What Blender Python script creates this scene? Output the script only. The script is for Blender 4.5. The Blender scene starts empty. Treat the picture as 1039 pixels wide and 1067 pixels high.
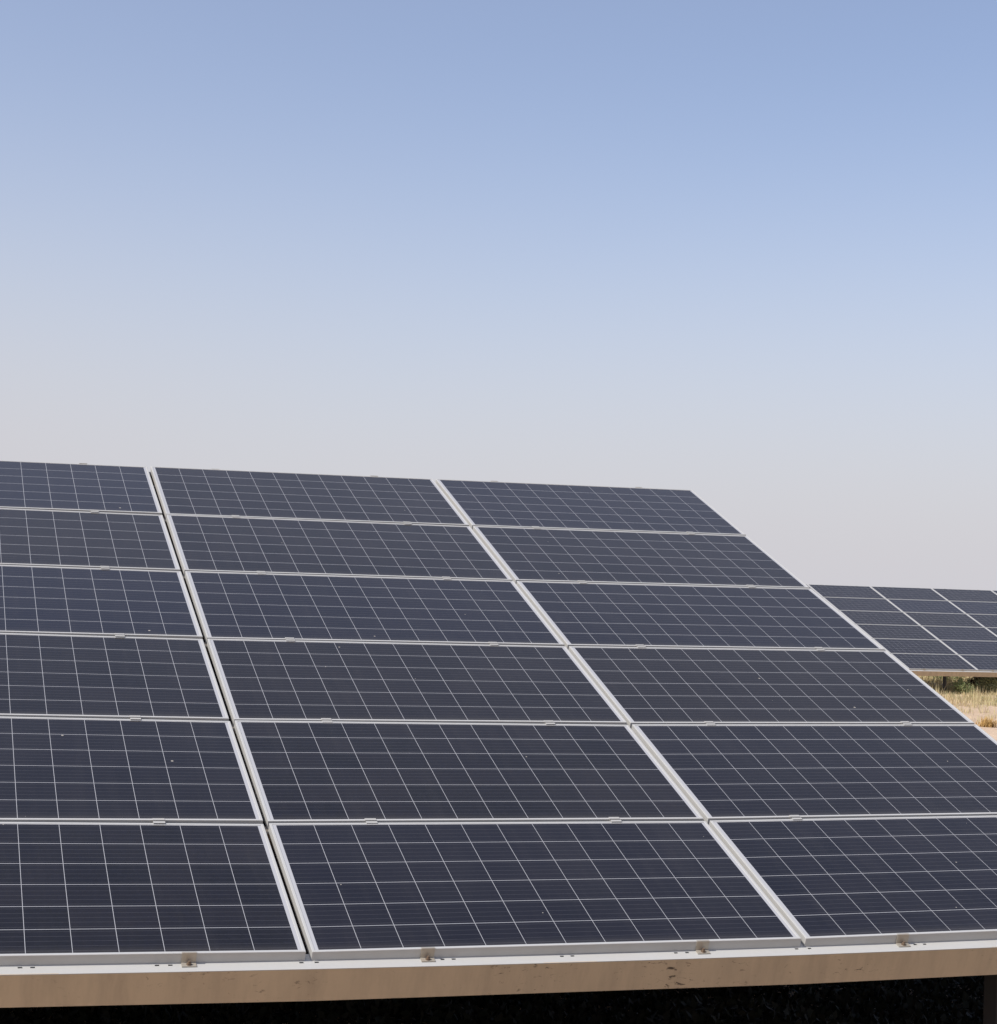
import bpy, bmesh, math, random
from mathutils import Matrix, Vector, Euler
R = math.radians
SC = bpy.context.scene
COL = SC.collection
random.seed(11)

# ------------------------------------------------------------------ camera
EDGE_H = 0.76                      # height of the near rack's front edge above the ground
TILT = R(20.0)
CT, ST = math.cos(TILT), math.sin(TILT)
cam_d = bpy.data.cameras.new("camera")
cam = bpy.data.objects.new("camera", cam_d)
COL.objects.link(cam)
SC.camera = cam
cam_d.sensor_fit = 'HORIZONTAL'
cam_d.sensor_width = 36.0
cam_d.lens = 1858.05 * 36.0 / 1039.0
cam_d.clip_start = 0.05
cam_d.clip_end = 5000
rx = Vector((0.9506508189405434, -0.3074386092043999, 0.041767475600875875))   # camera right
dn = Vector((0.05603730872162575, 0.037730640460810705, -0.9977154999296334))   # camera down
fw = Vector((0.30516035207549935, 0.9508195940025046, 0.05309669651019788))     # camera forward
# rows above are world axes seen from the camera: right = (X.x, Y.x, Z.x)
M = Matrix(((rx[0], -dn[0], -fw[0]), (rx[1], -dn[1], -fw[1]), (rx[2], -dn[2], -fw[2])))
cam.matrix_world = Matrix.Translation((-1.40123193, -6.36140603, EDGE_H + 1.26625395)) @ M.to_4x4()

# ------------------------------------------------------------------ light, sky, exposure
SUN_EL, SUN_AZ = R(50), R(-106)     # azimuth from +Y (away from the camera) turning to +X
sun_dir = Vector((math.sin(SUN_AZ) * math.cos(SUN_EL), math.cos(SUN_AZ) * math.cos(SUN_EL), math.sin(SUN_EL)))
w = bpy.data.worlds.new("World")
SC.world = w
w.use_nodes = True
nt = w.node_tree
bg = nt.nodes['Background']
sky = nt.nodes.new('ShaderNodeTexSky')
sky.sky_type = 'NISHITA'
sky.sun_disc = False
sky.sun_elevation = SUN_EL
sky.sun_rotation = SUN_AZ
sky.altitude = 300
sky.air_density = 1.0
sky.dust_density = 1.0
sky.ozone_density = 1.8
SKY = 0.112
# dusty air: the sky pales towards the horizon, a little more on the sun's side
wtc = nt.nodes.new('ShaderNodeTexCoord')
wse = nt.nodes.new('ShaderNodeSeparateXYZ'); nt.links.new(wtc.outputs['Generated'], wse.inputs[0])
def wmath(op, a, b=0.0, c=0.0, clamp=False):
    x = nt.nodes.new('ShaderNodeMath'); x.operation = op; x.use_clamp = clamp
    for i, v in enumerate((a, b, c)):
        if isinstance(v, bpy.types.NodeSocket): nt.links.new(v, x.inputs[i])
        else: x.inputs[i].default_value = v
    return x.outputs[0]
wel = wmath('MAXIMUM', wse.outputs[2], 0.0)
wq = wmath('MULTIPLY', wel, 5.0)
wex = wmath('EXPONENT', wmath('MULTIPLY', wmath('MULTIPLY', wq, wq), -1.0))
wdt = nt.nodes.new('ShaderNodeVectorMath'); wdt.operation = 'DOT_PRODUCT'
nt.links.new(wtc.outputs['Generated'], wdt.inputs[0]); wdt.inputs[1].default_value = sun_dir
wsun = wmath('MULTIPLY', wmath('MULTIPLY', wmath('ADD', wdt.outputs['Value'], 0.22), 0.9), wmath('EXPONENT', wmath('MULTIPLY', wel, -4.0)))
wv = wmath('MULTIPLY', wmath('SUBTRACT', wel, 0.52), 6.0)          # pale band added above the view to grey the panel reflections
wband = wmath('MULTIPLY', wmath('EXPONENT', wmath('MULTIPLY', wmath('MULTIPLY', wv, wv), -1.0)), 0.28)
wf = wmath('ADD', wmath('ADD', wex, wband), wmath('MAXIMUM', wsun, 0.0), clamp=True)
wmx = nt.nodes.new('ShaderNodeMix'); wmx.data_type = 'RGBA'
wtint = nt.nodes.new('ShaderNodeMix'); wtint.data_type = 'RGBA'; wtint.blend_type = 'MULTIPLY'   # dusty, faintly violet air
wtint.inputs[0].default_value = 1.0; nt.links.new(sky.outputs[0], wtint.inputs[6]); wtint.inputs[7].default_value = (1.04, 0.965, 1.0, 1)
nt.links.new(wf, wmx.inputs[0]); nt.links.new(wtint.outputs[2], wmx.inputs[6])
wmx.inputs[7].default_value = (0.441 / SKY, 0.432 / SKY, 0.460 / SKY, 1)
nt.links.new(wmx.outputs[2], bg.inputs[0])
bg.inputs[1].default_value = SKY
sl = bpy.data.lights.new("sun", 'SUN')
sl.energy = 3.6
sl.angle = R(0.5)
sl.color = (1.0, 0.955, 0.89)
so = bpy.data.objects.new("sun", sl)
COL.objects.link(so)
so.rotation_euler = sun_dir.to_track_quat('Z', 'Y').to_euler()
so.location = sun_dir * 60
SC.view_settings.view_transform = 'Standard'
SC.view_settings.look = 'None'
SC.view_settings.exposure = 0.5
SC.view_settings.gamma = 1.0

# ------------------------------------------------------------------ helpers
def tag(o, label=None, cat=None, group=None, kind=None):
    for k, v in (('label', label), ('category', cat), ('group', group), ('kind', kind)):
        if v: o[k] = v
    return o

def empty(name, loc=(0, 0, 0), rot=(0, 0, 0)):
    o = bpy.data.objects.new(name, None)
    o.empty_display_size = 0.2
    o.location = loc
    o.rotation_euler = rot
    COL.objects.link(o)
    return o

def mesh_obj(name, verts, faces, mats, parent=None, midx=None, smooth=False):
    me = bpy.data.meshes.new(name)
    me.from_pydata([tuple(v) for v in verts], [], faces)
    for m in (mats if isinstance(mats, (list, tuple)) else [mats]):
        me.materials.append(m)
    if midx:
        me.polygons.foreach_set('material_index', midx)
    if smooth:
        me.polygons.foreach_set('use_smooth', [True] * len(me.polygons))
    me.update()
    o = bpy.data.objects.new(name, me)
    COL.objects.link(o)
    if parent: o.parent = parent
    return o

class MB:
    """collects boxes, prisms and lathes for ONE mesh"""
    def __init__(s): s.v = []; s.f = []
    def box(s, x0, x1, y0, y1, z0, z1, M=None):
        b = len(s.v)
        for z in (z0, z1):
            for x, y in ((x0, y0), (x1, y0), (x1, y1), (x0, y1)):
                p = Vector((x, y, z))
                s.v.append(M @ p if M else p)
        for q in ((0, 3, 2, 1), (4, 5, 6, 7), (0, 1, 5, 4), (1, 2, 6, 5), (2, 3, 7, 6), (3, 0, 4, 7)):
            s.f.append([b + i for i in q])
        return s
    def strip(s, xs, y0, y1, z0, z1, M):
        """a long box bent along the stations xs"""
        b = len(s.v)
        for x in xs:
            for y, z in ((y0, z0), (y1, z0), (y1, z1), (y0, z1)):
                s.v.append(M @ Vector((x, y, z)))
        for i in range(len(xs) - 1):
            for k in range(4):
                l = (k + 1) % 4; o = b + 4 * i
                s.f.append([o + l, o + k, o + 4 + k, o + 4 + l])
        s.f.append([b, b + 1, b + 2, b + 3]); e = len(s.v) - 4
        s.f.append([e + 3, e + 2, e + 1, e])
        return s
    def prism(s, prof, x0, x1, M=None):
        """profile of (y, z) counter-clockwise seen from +x, swept along x"""
        b = len(s.v); n = len(prof)
        for x in (x0, x1):
            for y, z in prof:
                p = Vector((x, y, z)); s.v.append(M @ p if M else p)
        for i in range(n):
            j = (i + 1) % n
            s.f.append([b + i, b + j, b + n + j, b + n + i])
        s.f.append([b + i for i in reversed(range(n))]); s.f.append([b + n + i for i in range(n)])
        return s
    def cyl(s, c, r, z0, z1, n=6, M=None):
        b = len(s.v)
        for z in (z0, z1):
            for i in range(n):
                a = 2 * math.pi * i / n
                p = Vector((c[0] + r * math.cos(a), c[1] + r * math.sin(a), z)); s.v.append(M @ p if M else p)
        for i in range(n):
            j = (i + 1) % n
            s.f.append([b + i, b + j, b + n + j, b + n + i])
        s.f.append([b + i for i in reversed(range(n))]); s.f.append([b + n + i for i in range(n)])
        return s
    def build(s, name, mat, parent=None, bevel=0):
        o = mesh_obj(name, s.v, s.f, mat, parent)
        if bevel:
            bm = bmesh.new(); bm.from_mesh(o.data)
            bmesh.ops.recalc_face_normals(bm, faces=bm.faces)
            es = [e for e in bm.edges if len(e.link_faces) == 2 and e.calc_face_angle(0) > 0.5]
            bmesh.ops.bevel(bm, geom=es, offset=bevel, segments=1, affect='EDGES', profile=0.5)
            bm.to_mesh(o.data); bm.free()
        return o

# ------------------------------------------------------------------ materials
class NG:
    def __init__(s, name):
        s.m = bpy.data.materials.new(name); s.m.use_nodes = True
        s.t = s.m.node_tree; s.p = s.t.nodes['Principled BSDF']
    def n(s, typ, **kw):
        x = s.t.nodes.new(typ)
        for k, v in kw.items(): setattr(x, k, v)
        return x
    def put(s, sock, v):
        if isinstance(v, bpy.types.NodeSocket): s.t.links.new(v, sock)
        else: sock.default_value = v
    def math(s, op, a, b=0.0, c=0.0, clamp=False):
        x = s.n('ShaderNodeMath', operation=op, use_clamp=clamp)
        for i, v in enumerate((a, b, c)): s.put(x.inputs[i], v)
        return x.outputs[0]
    def mix(s, f, a, b, blend='MIX'):
        x = s.n('ShaderNodeMix', data_type='RGBA', blend_type=blend)
        s.put(x.inputs[0], f)
        for sock, v in ((x.inputs[6], a), (x.inputs[7], b)):
            s.put(sock, (*v, 1) if isinstance(v, tuple) and len(v) == 3 else v)
        return x.outputs[2]
    def noise(s, vec, scale, detail=3, rough=0.55, dist=0.0):
        x = s.n('ShaderNodeTexNoise')
        if vec is not None: s.put(x.inputs['Vector'], vec)
        x.inputs['Scale'].default_value = scale; x.inputs['Detail'].default_value = detail
        x.inputs['Roughness'].default_value = rough; x.inputs['Distortion'].default_value = dist
        return x.outputs['Fac']
    def ramp(s, f, lo, hi, a=0.0, b=1.0):
        x = s.n('ShaderNodeMapRange'); x.clamp = True
        s.put(x.inputs[0], f)
        for i, v in zip((1, 2, 3, 4), (lo, hi, a, b)): x.inputs[i].default_value = v
        return x.outputs[0]
    def mapped(s, vec, scale):
        x = s.n('ShaderNodeMapping'); s.put(x.inputs[0], vec); x.inputs['Scale'].default_value = scale
        return x.outputs[0]
    def bump(s, h, strength, dist=0.01):
        x = s.n('ShaderNodeBump'); s.put(x.inputs['Height'], h)
        x.inputs['Strength'].default_value = strength; x.inputs['Distance'].default_value = dist
        s.t.links.new(x.outputs[0], s.p.inputs['Normal'])
    def set(s, **kw):
        for k, v in kw.items():
            s.put(s.p.inputs[k.replace('_', ' ')], (*v, 1) if isinstance(v, tuple) and len(v) == 3 else v)
        return s.m

PL, PW, PH = 1.956, 0.992, 0.040      # panel length, width, frame height
GU = 0.020                            # gap between columns and between rows
PU, PV = PL + GU, PW + GU

def cell_material():
    g = NG("solar_cells")
    tc = g.n('ShaderNodeTexCoord'); oi = g.n('ShaderNodeObjectInfo')
    sep = g.n('ShaderNodeSeparateXYZ'); g.t.links.new(tc.outputs['Object'], sep.inputs[0])
    X, Y = sep.outputs[0], sep.outputs[1]
    p = 0.1588
    cu = g.math('MULTIPLY_ADD', X, 1 / p, 6.0)          # 0..12
    pv = 0.1605
    cv = g.math('MULTIPLY_ADD', Y, 1 / pv, 3.0)          # 0..6
    fu, fv = g.math('FRACT', cu), g.math('FRACT', cv)
    gw, gh = 0.5 - 0.0064, 0.5 - 0.0088
    inu = g.math('LESS_THAN', g.math('ABSOLUTE', g.math('SUBTRACT', fu, 0.5)), gw)
    inv = g.math('LESS_THAN', g.math('ABSOLUTE', g.math('SUBTRACT', fv, 0.5)), gh)
    au = g.math('LESS_THAN', g.math('ABSOLUTE', X), 6 * p - 0.001)
    av = g.math('LESS_THAN', g.math('ABSOLUTE', Y), 3 * pv - 0.001)
    cell = g.math('MULTIPLY', g.math('MULTIPLY', inu, inv), g.math('MULTIPLY', au, av))
    fb = g.math('FRACT', g.math('MULTIPLY', fv, 5.0))
    bus = g.math('LESS_THAN', g.math('ABSOLUTE', g.math('SUBTRACT', fb, 0.5)), 0.026)
    # per cell tint, per panel tint, crystal grain
    idx = g.n('ShaderNodeCombineXYZ')
    g.put(idx.inputs[0], g.math('FLOOR', cu)); g.put(idx.inputs[1], g.math('FLOOR', cv))
    g.put(idx.inputs[2], g.math('FLOOR', g.math('MULTIPLY', oi.outputs['Random'], 997.0)))
    wn = g.n('ShaderNodeTexWhiteNoise', noise_dimensions='3D'); g.put(wn.inputs['Vector'], idx.outputs[0])
    vo = g.n('ShaderNodeTexVoronoi'); vo.inputs['Scale'].default_value = 75
    off = g.n('ShaderNodeVectorMath', operation='ADD')
    g.t.links.new(tc.outputs['Object'], off.inputs[0]); g.t.links.new(idx.outputs[0], off.inputs[1])
    g.put(vo.inputs['Vector'], off.outputs[0])
    grain = g.n('ShaderNodeSeparateColor'); g.t.links.new(vo.outputs['Color'], grain.inputs[0])
    base = g.mix(wn.outputs['Value'], (0.0026, 0.0018, 0.0018), (0.0080, 0.0060, 0.0066))
    base = g.mix(g.math('MULTIPLY', grain.outputs[0], 0.35), base, (0.008, 0.008, 0.015))
    pr = g.math('FRACT', g.math('MULTIPLY', oi.outputs['Random'], 13.7))
    base = g.mix(g.ramp(pr, 0.15, 1.0, 0.0, 0.6), base, (0.0040, 0.0052, 0.0150))
    base = g.mix(g.ramp(oi.outputs['Random'], 0.5, 1.0, 0.0, 0.6), base, (0.0085, 0.0065, 0.0062))
    base = g.mix(bus, base, (0.046, 0.045, 0.049))
    col = g.mix(cell, (0.38, 0.38, 0.39), base)
    # dust: thin film, thicker along the lower frame, with streaks and specks
    ofs = g.n('ShaderNodeVectorMath', operation='ADD')
    g.t.links.new(tc.outputs['Object'], ofs.inputs[0])
    rv = g.n('ShaderNodeCombineXYZ'); g.put(rv.inputs[0], g.math('MULTIPLY', oi.outputs['Random'], 83.0))
    g.put(rv.inputs[1], g.math('MULTIPLY', oi.outputs['Random'], 41.0))
    g.t.links.new(rv.outputs[0], ofs.inputs[1])
    P = ofs.outputs[0]
    film = g.noise(P, 2.2, 4, 0.6)
    streak = g.noise(g.mapped(P, (14, 1.3, 1)), 1.0, 3, 0.6)
    low = g.ramp(Y, -0.485, -0.435, 1.0, 0.0)
    d = g.math('ADD', g.ramp(film, 0.3, 0.75, 0.0, 0.008), g.ramp(streak, 0.5, 0.8, 0.0, 0.008))
    d = g.math('ADD', d, g.math('MULTIPLY', low, 0.035))
    sp = g.n('ShaderNodeTexVoronoi'); g.put(sp.inputs['Vector'], P); sp.inputs['Scale'].default_value = 8.0
    spc = g.n('ShaderNodeSeparateColor'); g.t.links.new(sp.outputs['Color'], spc.inputs[0])
    rad = g.ramp(spc.outputs[1], 0.55, 1.0, 0.004, 0.050)
    speck = g.math('LESS_THAN', sp.outputs['Distance'], rad)
    d = g.math('ADD', d, g.math('MULTIPLY', speck, 0.5), clamp=True)
    col = g.mix(d, col, (0.60, 0.55, 0.47))
    rough = g.math('ADD', g.ramp(film, 0.3, 0.75, 0.10, 0.20), g.math('MULTIPLY', speck, 0.4))
    return g.set(Base_Color=col, Roughness=rough, IOR=1.42, Sheen_Weight=0.065, Sheen_Roughness=0.45, Sheen_Tint=(1.0, 0.84, 0.62))

def metal(name, col, metallic, rough, stain=(0.25, 0.19, 0.13), amount=0.3, scale=(3, 3, 3), spots=0.0, grimy_at=None):
    g = NG(name)
    tc = g.n('ShaderNodeTexCoord'); oi = g.n('ShaderNodeObjectInfo')
    ofs = g.n('ShaderNodeVectorMath', operation='ADD')
    g.t.links.new(tc.outputs['Object'], ofs.inputs[0])
    rv = g.n('ShaderNodeCombineXYZ'); g.put(rv.inputs[0], g.math('MULTIPLY', oi.outputs['Random'], 57.0))
    g.t.links.new(rv.outputs[0], ofs.inputs[1])
    P = ofs.outputs[0]
    a = g.noise(g.mapped(P, scale), 1.0, 6, 0.65)
    b = g.noise(P, 38.0, 3, 0.6)
    f = g.math('MULTIPLY', g.ramp(a, 0.42, 0.78), amount)
    c = g.mix(f, col, stain)
    c = g.mix(g.math('MULTIPLY', b, 0.25), c, tuple(x * 0.8 for x in col))
    met = metallic
    if spots:
        nz = g.noise(g.mapped(P, (26, 60, 60)), 1.0, 5, 0.72, 0.8)
        if grimy_at is not None:                     # an old joint with grime round it
            sx = g.n('ShaderNodeSeparateXYZ'); g.t.links.new(tc.outputs['Object'], sx.inputs[0])
            near = g.ramp(g.math('ABSOLUTE', g.math('SUBTRACT', sx.outputs[0], grimy_at)), 0.03, 0.16, 0.055, 0.0)
            nz = g.math('ADD', nz, near)
        sc = g.ramp(nz, 0.61, 0.68)
        big = g.ramp(g.noise(P, 2.3, 2), 0.45, 0.6)
        s = g.math('MULTIPLY', g.math('MULTIPLY', sc, big), spots)
        c = g.mix(s, c, (0.05, 0.035, 0.025))
        met = g.math('MULTIPLY', g.math('SUBTRACT', 1.0, s), metallic)
    g.bump(b, 0.06, 0.002)
    return g.set(Base_Color=c, Metallic=met, Roughness=g.ramp(a, 0.3, 0.8, rough, min(1, rough + 0.2)))

M_CELL = cell_material()
M_ALU = metal("anodised_aluminium", (0.47, 0.465, 0.445), 0.12, 0.42, (0.41, 0.385, 0.34), 0.4, (6, 6, 6))
M_BACK = NG("white_backsheet").set(Base_Color=(0.7, 0.7, 0.7), Roughness=0.6)
M_STEEL = metal("galvanised_steel", (0.24, 0.225, 0.20), 0.72, 0.42, (0.42, 0.31, 0.20), 0.5, (2.2, 5, 5), 0.9)
M_BEAM = metal("mottled_brown_steel", (0.53, 0.425, 0.295), 0.15, 0.5, (0.36, 0.285, 0.20), 0.8, (11, 2.5, 2.5), 0.95, 1.42)  # brown base with streaks and dark spots, darker than the slotted rail
M_DARKSTEEL = metal("dark_post_steel", (0.022, 0.020, 0.018), 0.0, 0.65, (0.04, 0.026, 0.018), 0.6)  # near-black base with brown stains
M_CLAMP = metal("clamp_aluminium", (0.46, 0.425, 0.36), 0.5, 0.4, (0.42, 0.32, 0.22), 0.6, (25, 25, 25))
M_MID = metal("mid_clamp_aluminium", (0.45, 0.44, 0.41), 0.2, 0.42, (0.38, 0.34, 0.28), 0.4, (25, 25, 25))
M_BOLT = metal("rusty_bolt", (0.20, 0.15, 0.11), 0.5, 0.5, (0.14, 0.07, 0.03), 0.6, (60, 60, 60))

def leaf_mat(name, a, b, trans=0.25, patch=None):
    g = NG(name)
    geo = g.n('ShaderNodeNewGeometry')
    r = geo.outputs['Random Per Island']
    c = g.mix(r, a, b)
    if patch:
        P = g.n('ShaderNodeTexCoord').outputs['Object']
        c = g.mix(g.ramp(g.noise(P, 0.55, 3), 0.48, 0.62), c, patch)
        c = g.mix(g.ramp(g.noise(P, 1.7, 2), 0.55, 0.7, 0, 0.7), c, (0.22, 0.25, 0.12))
    g.set(Base_Color=c, Roughness=0.7, Specular_IOR_Level=0.15)
    tr = g.n('ShaderNodeBsdfTranslucent'); g.put(tr.inputs[0], c)
    mx = g.n('ShaderNodeMixShader'); mx.inputs[0].default_value = trans
    g.t.links.new(g.p.outputs[0], mx.inputs[1]); g.t.links.new(tr.outputs[0], mx.inputs[2])
    g.t.links.new(mx.outputs[0], g.t.nodes['Material Output'].inputs[0])
    return g.m

def ground_material():
    g = NG("sandy_soil")
    tc = g.n('ShaderNodeTexCoord'); P = tc.outputs['Object']
    a = g.noise(P, 0.35, 6, 0.6); b = g.noise(P, 3.1, 6, 0.65); c = g.noise(P, 26.0, 4, 0.7)
    col = g.mix(g.ramp(a, 0.35, 0.7), (0.56, 0.42, 0.295), (0.46, 0.335, 0.225))
    col = g.mix(g.ramp(b, 0.45, 0.75, 0, 0.5), col, (0.33, 0.235, 0.15))
    col = g.mix(g.ramp(c, 0.5, 0.85, 0, 0.5), col, (0.58, 0.46, 0.33))
    h = g.math('ADD', g.math('MULTIPLY', b, 1.0), g.math('MULTIPLY', c, 0.25))
    g.bump(h, 0.9, 0.06)
    return g.set(Base_Color=col, Roughness=0.95)

# ------------------------------------------------------------------ ground
M_SOIL = ground_material()
def height(x, y):
    r = 0.05 * math.sin(x * 0.31 + 1.3) * math.cos(y * 0.27) + 0.03 * math.sin(x * 0.9 + y * 0.7)
    t = min(1, max(0, (y - 24) / 8)); t = t * t * (3 - 2 * t)
    return r * min(1, max(0, (math.hypot(x, y) - 6) / 10)) + 0.30 * t * min(1, max(0, (x - 4) / 8))
gv, gf = [], []
def axis(lo, hi, n): return [lo + (hi - lo) * i / n for i in range(n + 1)]
gx = [-3000, -800, -200, -60] + axis(-20, 60, 100) + [120, 300, 900, 3000]
gy = [-3000, -800, -200, -60] + axis(-12, 78, 110) + [140, 320, 900, 3000]
for y in gy:
    for x in gx:
        far = max(abs(x), abs(y)) > 90
        gv.append((x, y, 0 if far else height(x, y)))
nx = len(gx)
for j in range(len(gy) - 1):
    for i in range(nx - 1):
        gf.append((j * nx + i, j * nx + i + 1, (j + 1) * nx + i + 1, (j + 1) * nx + i))
ground = mesh_obj("ground", gv, gf, M_SOIL, smooth=True)
tag(ground, kind='structure', label='pale tan sandy ground under and between the solar racks')

# ------------------------------------------------------------------ one solar panel (centre origin, top of frame at z = 0)
def make_panel():
    root = empty("solar_panel")
    prof = [(0, -PH), (0, -0.0012), (0.0012, 0), (0.0103, 0), (0.0115, -0.0010), (0.0115, -0.0078),
            (0.0022, -0.0078), (0.0022, -PH + 0.002), (0.028, -PH + 0.002), (0.028, -PH)]
    v, f = [], []
    n = len(prof)
    corners = [(-1, -1), (1, -1), (1, 1), (-1, 1)]
    for sx, sy in corners:
        for d, z in prof:
            v.append((sx * (PL / 2 - d), sy * (PW / 2 - d), z))
    for c in range(4):
        e = (c + 1) % 4
        for i in range(n):
            j = (i + 1) % n
            f.append((c * n + i, e * n + i, e * n + j, c * n + j))
    fr = mesh_obj("frame", v, f, M_ALU, root)
    bm = bmesh.new(); bm.from_mesh(fr.data); bmesh.ops.recalc_face_normals(bm, faces=bm.faces); bm.to_mesh(fr.data); bm.free()
    x, y = PL / 2 - 0.0112, PW / 2 - 0.0112
    v = [(-x, -y, -0.0072), (x, -y, -0.0072), (x, y, -0.0072), (-x, y, -0.0072),
         (-x, -y, -0.0022), (x, -y, -0.0022), (x, y, -0.0022), (-x, y, -0.0022)]
    f = [(0, 3, 2, 1), (4, 5, 6, 7), (0, 1, 5, 4), (1, 2, 6, 5), (2, 3, 7, 6), (3, 0, 4, 7)]
    mesh_obj("cell_sheet", v, f, [M_CELL, M_BACK], root, midx=[1, 0, 1, 1, 1, 1])
    return root

PROTO = make_panel()
proto_used = [False]
def kids(o): return [c for c in bpy.data.objects if c.parent == o]
PROTO_KIDS = kids(PROTO)
def put_panel(loc, rot, label, group):
    if not proto_used[0]:
        proto_used[0] = True; r = PROTO
    else:
        r = PROTO.copy(); COL.objects.link(r)
        for k in PROTO_KIDS:
            c = k.copy(); COL.objects.link(c); c.parent = r
    r.location = loc; r.rotation_euler = rot
    tag(r, label, 'solar panel', group)
    return r

# ------------------------------------------------------------------ clamps (origin: middle of the gap, z = 0 on the frame tops)
def mid_clamp_mesh():
    b = MB(); t = 0.002
    b.box(-0.024, 0.024, -0.021, -0.0075, 0.0003, 0.0003 + t)
    b.box(-0.024, 0.024, 0.0075, 0.021, 0.0003, 0.0003 + t)
    b.box(-0.024, 0.024, -0.0075, -0.0048, -0.022, 0.0003 + t)
    b.box(-0.024, 0.024, 0.0048, 0.0075, -0.022, 0.0003 + t)
    b.box(-0.024, 0.024, -0.0048, 0.0048, -0.022, -0.019)
    return b.build("mid_clamp", M_MID)
def end_clamp_mesh():
    b = MB()                                     # z = 0 on the frame top, y = 0 on the frame's outer face
    prof = [(0.005, 0.0004), (0.005, 0.0018), (-0.0045, 0.0018), (-0.0045, -0.0360), (-0.030, -0.0360), (-0.030, -0.0392),
            (-0.0010, -0.0392), (-0.0010, 0.0004)]
    b.prism(prof, -0.026, 0.026)
    return b.build("end_clamp", M_CLAMP)
def bolt_mesh(parent, y, z):
    b = MB(); b.cyl((0, y), 0.0095, z, z + 0.002, 14).cyl((0, y), 0.0072, z + 0.002, z + 0.0085, 6).cyl((0, y), 0.0042, z + 0.0085, z + 0.014, 10)
    return b.build("bolt", M_BOLT, parent)

MIDC = mid_clamp_mesh(); MIDB = bolt_mesh(MIDC, 0, -0.019)
ENDC = end_clamp_mesh(); ENDB = bolt_mesh(ENDC, -0.018, -0.036)
used = {MIDC.name: False, ENDC.name: False}
def put_clamp(src, bolt, rack, loc, rot, with_bolt):
    if not used[src.name]:
        used[src.name] = True; c = src
    else:
        c = src.copy(); COL.objects.link(c)
        if with_bolt:
            d = bolt.copy(); COL.objects.link(d); d.parent = c
    c.parent = rack; c.location = loc; c.rotation_euler = rot

# ------------------------------------------------------------------ racks
SLOTS = (-0.028, 0.028, 0.500, 0.543, 0.968, 1.010, 1.4335, 1.480)
def front_purlin(c0, c1, S):
    """C channel, open to the back; top flange with punched slots stands 57 mm proud of the panel frames"""
    b, web = MB(), MB()
    x0, x1 = c0 * PU - 0.03, c1 * PU + 0.03
    top, t = -PH - 0.0004, 0.003
    ya, yb, yc, yd = -0.047, 0.053, -0.0075, 0.0015         # flange front/back edge, slot band
    xs = sorted(c * PU + s for c in range(c0, c1 + 1) for s in SLOTS if x0 + 0.03 < c * PU + s < x1 - 0.03)
    cur = x0
    for s in xs:
        b.box(cur, s - 0.008, ya, yb, top - t, top, S)
        b.box(s - 0.008, s + 0.008, ya, yc, top - t, top, S)
        b.box(s - 0.008, s + 0.008, yd, yb, top - t, top, S)
        cur = s + 0.008
    b.box(cur, x1, ya, yb, top - t, top, S)
    xs = [x0] + [c * PU for c in range(c0 + 1, c1)] + [x1]
    web.strip(xs, ya + 0.001, ya + 0.001 + t, top - 0.132, top - t - 0.0005, S)
    web.strip(xs, ya + 0.001 + t, yb - 0.02, top - 0.132, top - 0.132 + t, S)
    return b, web

class Bent:
    """rack plane; the near rack is slightly twisted, as steel on uneven ground is"""
    W = (0.0141, 0.0074, -0.0049, 0.0076)
    def __init__(s, M, bent): s.M = M; s.k = 1.0 if bent else 0.0
    def dn(s, u, v):
        w = s.W; return s.k * (w[0] * u * v / 4 + w[1] * u * u / 2 + w[2] * u * u * v / 8 + w[3] * v * v / 8)
    def __matmul__(s, p): return s.M @ Vector((p[0], p[1], p[2] + s.dn(p[0], p[1])))
    def rot(s, u, v, spin=None, extra=(0, 0, 0)):
        a = (s.dn(u + .01, v) - s.dn(u - .01, v)) / .02; b = (s.dn(u, v + .01) - s.dn(u, v - .01)) / .02
        m = s.M.to_3x3() @ Euler((b + extra[0], -a + extra[1], extra[2])).to_matrix()
        if spin is not None: m = m @ spin
        return m.to_euler()

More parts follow.
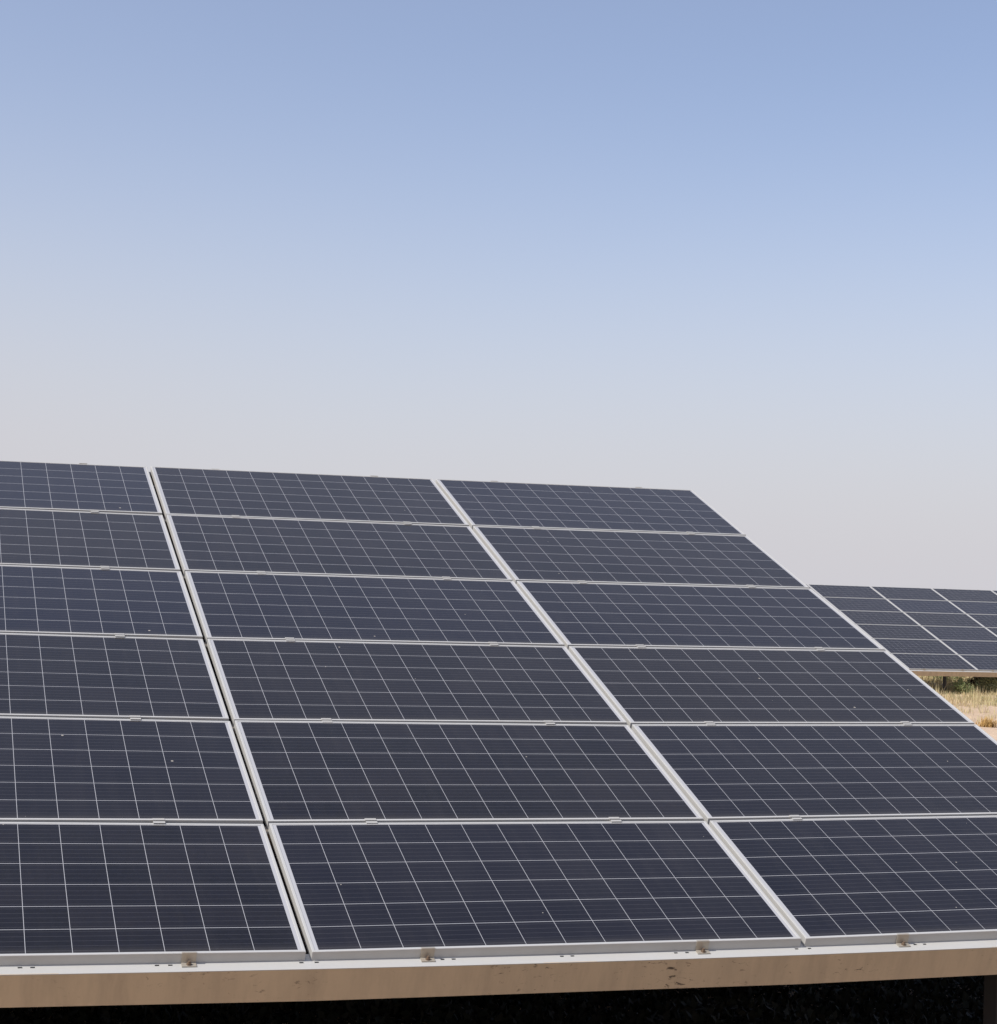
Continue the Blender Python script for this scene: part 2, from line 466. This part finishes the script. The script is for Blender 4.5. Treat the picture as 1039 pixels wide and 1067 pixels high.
def build_rack(origin, c0, c1, posts, label, group, panel_label, detail=True, turn=(TILT, 0, 0)):
    """rack whose column 0 starts at local u = 0; columns c0..c1-1"""
    rack = empty("mounting_rack", (origin[0], origin[1], origin[2]))
    tag(rack, label, 'mounting rack', group)
    S = Bent(Matrix.Translation((0, 0, EDGE_H)) @ Euler(turn).to_matrix().to_4x4(), detail)
    ST_ = [c0 * PU - 0.03] + [c * PU for c in range(c0 + 1, c1)] + [c1 * PU + 0.004]
    strip, web = front_purlin(c0, c1, S)
    strip.build("slotted_rail", M_ALU, rack)
    web.build("front_beam", M_BEAM, rack)
    top = -PH - 0.0004
    for j in range(1, 7):
        v = j * PV - (0.0 if j < 6 else 0.03)
        b = MB()
        b.strip(ST_, v - 0.03, v + 0.03, top - 0.003, top, S)
        b.strip(ST_, v - 0.03, v - 0.027, top - 0.08, top - 0.003, S)
        b.strip(ST_, v - 0.027, v + 0.03, top - 0.08, top - 0.077, S)
        b.build("purlin", M_STEEL, rack)
    for c in range(c0 + 1, c1):                       # sloping rails under the gaps between columns
        b = MB(); u = c * PU + 0.045
        b.box(u - 0.06, u + 0.06, 0.06, 6 * PV - 0.05, top - 0.20, top - 0.083, S)
        b.build("rafter", M_DARKSTEEL, rack, bevel=0.004)
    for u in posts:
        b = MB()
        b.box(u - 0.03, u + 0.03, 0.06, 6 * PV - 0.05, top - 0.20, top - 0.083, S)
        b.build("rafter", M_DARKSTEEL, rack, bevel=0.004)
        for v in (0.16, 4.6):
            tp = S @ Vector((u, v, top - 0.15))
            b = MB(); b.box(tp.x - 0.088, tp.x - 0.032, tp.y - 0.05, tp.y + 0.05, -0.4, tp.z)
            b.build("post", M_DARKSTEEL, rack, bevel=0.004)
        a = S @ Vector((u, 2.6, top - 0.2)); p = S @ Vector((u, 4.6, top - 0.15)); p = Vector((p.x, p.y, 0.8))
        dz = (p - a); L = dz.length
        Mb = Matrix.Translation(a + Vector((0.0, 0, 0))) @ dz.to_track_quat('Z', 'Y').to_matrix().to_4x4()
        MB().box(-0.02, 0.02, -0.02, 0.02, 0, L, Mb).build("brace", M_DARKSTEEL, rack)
    half = Matrix.Rotation(math.pi, 3, 'Z')
    for c in range(c0, c1):
        for fr_ in (0.442, 1.544):
            u = c * PU + fr_
            put_clamp(ENDC, ENDB, rack, S @ Vector((u, GU / 2, 0)), S.rot(u, 0), detail)
            for j in range(1, 6):
                du = random.uniform(-.012, .012); put_clamp(MIDC, MIDB, rack, S @ Vector((u + du, j * PV, 0)), S.rot(u, j * PV), detail)
            put_clamp(ENDC, ENDB, rack, S @ Vector((u, 6 * PV - GU / 2, 0)), S.rot(u, 6 * PV, half), detail)
    for c in range(c0, c1):
        for j in range(6):
            u, v = (c + 0.5) * PU - (0.003 if c < 0 else 0) + random.uniform(-.0012, .0012), (j + 0.5) * PV + random.uniform(-.001, .001)
            put_panel(Vector(origin) + (S @ Vector((u, v, 0))), S.rot(u, v, None, (random.uniform(-.0012, .0012), random.uniform(-.001, .001), random.uniform(-.0006, .0006))),
                      panel_label(c, j), group)
    return rack

ROW = ('bottom row', 'second row up', 'third row up', 'fourth row up', 'fifth row up', 'top row')
def near_label(c, j):
    if c < -1: return 'blue-black solar panel of near rack, outside the left edge of the photo'
    return 'blue-black framed solar panel, %s of near rack, %s' % (ROW[j], {-1: 'left column cut by photo edge', 0: 'whole middle column', 1: 'right end column'}[c])
def far_label(c, j):
    if c < -1: return 'leftmost solar panel of far rack, hidden behind the near rack'
    if c > 2: return 'small distant solar panel of far rack, outside the right edge of the photo'
    return 'small distant solar panel, %s of far rack, %s' % (ROW[j], {-1: 'leftmost column beside the near rack', 0: 'second column from left', 1: 'third column from left', 2: 'fourth column at photo edge'}[c])

build_rack((0, 0, 0), -3, 2, (-5.6, -1.6, 3.05), 'large near rack of steel purlins with dirty brown front rail, carrying big solar panels',
           'near rack of solar panels', near_label)
FX, FY, FZ = 24.3189, 33.2627, 0.1738
build_rack((FX, FY, FZ), -2, 4, (-0.76, 2.9, 6.5), 'distant rack standing in dry grass at far right behind the near rack',
           'far rack of solar panels', far_label, detail=False, turn=(R(20.4956), R(-0.799), R(-0.9586)))

# ------------------------------------------------------------------ plants and stones
class Leaves:
    def __init__(s): s.v = []; s.f = []
    def quad(s, c, d, u, L, W):
        """leaf from c along d, width direction u"""
        b = len(s.v)
        s.v += [c, c + d * (L * .5) + u * (W * .5), c + d * L, c + d * (L * .5) - u * (W * .5)]
        s.f.append((b, b + 1, b + 2, b + 3))
    def blade(s, c, d, L, W, droop):
        u = Vector((-d.y, d.x, 0)); u = u.normalized() if u.length > .01 else Vector((1, 0, 0))
        m = c + d * (L * .55); e = c + d * L + Vector((d.x, d.y, 0)) * droop * L - Vector((0, 0, droop * L * .6))
        b = len(s.v)
        s.v += [c - u * W * .5, c + u * W * .5, m + u * W * .4, m - u * W * .4, e]
        s.f += [(b, b + 1, b + 2, b + 3), (b + 3, b + 2, b + 4)]
    def build(s, name, mat, parent=None): return mesh_obj(name, s.v, s.f, mat, parent)
def rdir(zmin=-1.0):
    while True:
        d = Vector((random.gauss(0, 1), random.gauss(0, 1), random.gauss(0, 1)))
        if d.length > .01:
            d.normalize()
            if d.z >= zmin: return d

M_STRAW = leaf_mat("dry_grass", (0.62, 0.49, 0.29), (0.46, 0.43, 0.22), patch=(0.56, 0.45, 0.27))
M_STRAW2 = leaf_mat("golden_straw", (0.50, 0.33, 0.13), (0.42, 0.27, 0.10))
M_GREEN = leaf_mat("green_leaves", (0.19, 0.25, 0.10), (0.31, 0.35, 0.17), 0.35)
M_PALE = leaf_mat("grey_green_leaves", (0.42, 0.42, 0.24), (0.32, 0.34, 0.18))
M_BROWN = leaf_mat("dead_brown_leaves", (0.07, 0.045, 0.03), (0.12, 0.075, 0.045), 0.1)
M_WEED = leaf_mat("shade_black_weeds", (0.012, 0.014, 0.008), (0.020, 0.017, 0.011), 0.05)  # near-black: the shade under the rack is put into the leaf colour
M_STEM = NG("woody_stem").set(Base_Color=(0.16, 0.11, 0.07), Roughness=0.8)

# dry grass between and around the racks
g = Leaves(); rnd = random.Random(5)
for i in range(19000):
    y = rnd.uniform(23.0, 55); x = rnd.uniform(13, 38)
    if not 0.50 * (y + 6.5) - 3.0 < x < 0.70 * (y + 6.5) + 1.0: continue
    clump = math.sin(x * 1.7 + y * .6) + math.sin(y * 1.9 - x * .8) + rnd.uniform(-1, 1)
    if clump < 2.4 - 0.62 * (y - 24) and rnd.random() > .03: continue
    z = height(x, y)
    hgt = (rnd.uniform(.30, .48) if rnd.random() < .12 else rnd.uniform(.10, .26)) * (1.0 + .35 * math.sin(x * .9 + 2) * math.sin(y * .8)) * min(1.0, .5 + (y - 23) / 12)
    for k in range(10):
        a = rnd.uniform(0, 6.283); t = abs(rnd.gauss(0, .45))
        d = Vector((math.cos(a) * math.sin(t), math.sin(a) * math.sin(t), math.cos(t)))
        p = Vector((x + rnd.gauss(0, .09), y + rnd.gauss(0, .09), z - .01))
        g.blade(p, d, hgt * rnd.uniform(.6, 1.15), .011, rnd.uniform(0, .35))
o = g.build("dry_grass", M_STRAW)
tag(o, 'yellow-green dry grass on the sandy ground in front of the far rack', 'grass', kind='stuff')

def tuft(x, y, h, r, n, mat, label, lean=0.0):
    t = empty("grass_tuft", (x, y, height(x, y))); g = Leaves()
    for k in range(n):
        a = random.uniform(0, 6.283); q = abs(random.gauss(0, .55))
        d = (Vector((math.cos(a) * math.sin(q), math.sin(a) * math.sin(q), math.cos(q))) + Vector((lean, 0, 0))).normalized()
        g.blade(Vector((random.gauss(0, r * .35), random.gauss(0, r * .35), -.01)), d, h * random.uniform(.5, 1.15), .010, random.uniform(.05, .5))
    g.build("blades", mat, t)
    return tag(t, label, 'grass tuft')
tuft(18.89, 24.55, .26, .26, 420, M_STRAW2, 'golden dry grass tuft leaning on bare sand beside the near rack', .45)

def shrub(x, y, h, r, n, leaf, mat, label, name="shrub"):
    s = empty(name, (x, y, height(x, y)))
    st, lf = MB(), Leaves()
    tips = []
    for k in range(26):
        a = random.uniform(0, 6.283); q = random.uniform(.1, 1.15)
        d = Vector((math.cos(a) * math.sin(q) * r / h * 1.1, math.sin(a) * math.sin(q) * r / h * 1.1, math.cos(q)))
        L = h * random.uniform(.65, 1.0)
        tip = d * L; tips.append((tip, L))
        Mx = d.to_track_quat('Z', 'Y').to_matrix().to_4x4()
        st.cyl((0, 0), .006, -.03, tip.length * .95, 5, Mx)
    for k in range(n):
        tip, L = random.choice(tips)
        f = random.uniform(.35, 1.05)
        c = tip * f + Vector((random.gauss(0, r * .12), random.gauss(0, r * .12), random.gauss(0, h * .07)))
        if c.z < .01: c.z = .01
        d = (rdir() + tip.normalized() * .8).normalized(); u = d.cross(rdir()); u.normalize()
        lf.quad(c, d, u, leaf * random.uniform(.6, 1.3), leaf * random.uniform(.3, .5))
    st.build("stem", M_STEM, s); lf.build("foliage", mat, s)
    return tag(s, label, 'shrub', 'desert shrubs by the far rack')
shrub(28.24, 41.0, .60, .75, 3800, .07, M_GREEN, 'wide green leafy shrub in the sun behind the far rack')
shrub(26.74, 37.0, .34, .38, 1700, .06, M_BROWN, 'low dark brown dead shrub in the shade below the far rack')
shrub(23.95, 33.4, .46, .30, 1300, .05, M_GREEN, 'small sunlit green shrub just right of the far rack\'s dark post')
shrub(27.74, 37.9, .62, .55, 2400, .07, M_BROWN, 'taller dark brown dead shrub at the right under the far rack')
shrub(25.09, 33.9, .50, .55, 2200, .055, M_PALE, 'pale grey-green shrub at the right photo edge before the far rack')
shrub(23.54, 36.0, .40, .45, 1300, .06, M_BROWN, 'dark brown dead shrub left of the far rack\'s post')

def stone(x, y, r, label, seed, mat):
    bm = bmesh.new(); bmesh.ops.create_icosphere(bm, subdivisions=3, radius=r)
    q = random.Random(seed); ax = [(rdir(), q.uniform(.55, .9)) for _ in range(9)]
    for v in bm.verts:
        n = v.co.normalized()
        for a, lim in ax:
            k = n.dot(a)
            if k > lim: v.co *= lim / k
        v.co.z *= .65
    me = bpy.data.meshes.new("stone"); bm.to_mesh(me); bm.free(); me.materials.append(mat)
    o = bpy.data.objects.new("stone", me); COL.objects.link(o); o.location = (x, y, height(x, y) + r * .25)
    return tag(o, label, 'stone', 'stones on the sand')
gs = NG("brown_stone"); gs.set(Base_Color=gs.mix(gs.noise(gs.n('ShaderNodeTexCoord').outputs['Object'], 14, 4), (0.20, 0.14, 0.10), (0.33, 0.25, 0.19)), Roughness=0.9)
stone(20.05, 28.6, .10, 'dark brown stone touching the near rack\'s edge in the sand', 3, gs.m)
stone(22.40, 30.3, .07, 'small grey-brown stone in the dry grass before the far rack', 4, gs.m)
stone(28.50, 39.3, .22, 'rounded tan boulder at the right under the far rack', 5, M_SOIL)

# weeds coloured as shade under the near rack, tall ones added behind
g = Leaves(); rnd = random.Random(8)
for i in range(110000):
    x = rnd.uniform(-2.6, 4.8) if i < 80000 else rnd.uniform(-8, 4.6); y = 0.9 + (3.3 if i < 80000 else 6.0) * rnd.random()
    tall = min(1, max(0, (y - 4.1) / .5)) if x < 4.3 else 0  # tall unseen growth, added to block light from behind the rack
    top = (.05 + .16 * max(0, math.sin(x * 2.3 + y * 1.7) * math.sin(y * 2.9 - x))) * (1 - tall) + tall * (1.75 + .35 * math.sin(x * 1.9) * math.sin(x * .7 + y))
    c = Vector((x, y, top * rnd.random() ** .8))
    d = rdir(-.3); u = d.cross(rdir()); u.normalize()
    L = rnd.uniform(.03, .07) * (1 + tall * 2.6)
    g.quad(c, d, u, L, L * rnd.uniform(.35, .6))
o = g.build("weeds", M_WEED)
tag(o, 'weeds with shade in their colour under near rack, unseen tall growth added behind', 'weeds', kind='stuff')

# unseen brown weeds added before the near rack to cut ground bounce
g = Leaves(); rnd = random.Random(9)
for i in range(9000):
    x = rnd.uniform(-10, 9); y = rnd.uniform(-9.5, 0.6)
    if math.sin(x * 1.3 + y) + math.sin(y * 1.7 - x * .6) + rnd.uniform(-1.5, 1.5) < -0.9: continue
    h = rnd.uniform(.08, .26)
    for k in range(8):
        a = rnd.uniform(0, 6.283); t = abs(rnd.gauss(0, .6))
        d = Vector((math.cos(a) * math.sin(t), math.sin(a) * math.sin(t), math.cos(t)))
        g.blade(Vector((x + rnd.gauss(0, .09), y + rnd.gauss(0, .09), height(x, y) - .01)), d, h * rnd.uniform(.6, 1.15), .020, rnd.uniform(.1, .5))
o = g.build("added_weeds", leaf_mat("added_brown_weeds", (0.20, 0.14, 0.08), (0.26, 0.19, 0.10)))
tag(o, 'unseen brown weeds added in front of the near rack to dim ground bounce', 'weeds', kind='stuff')
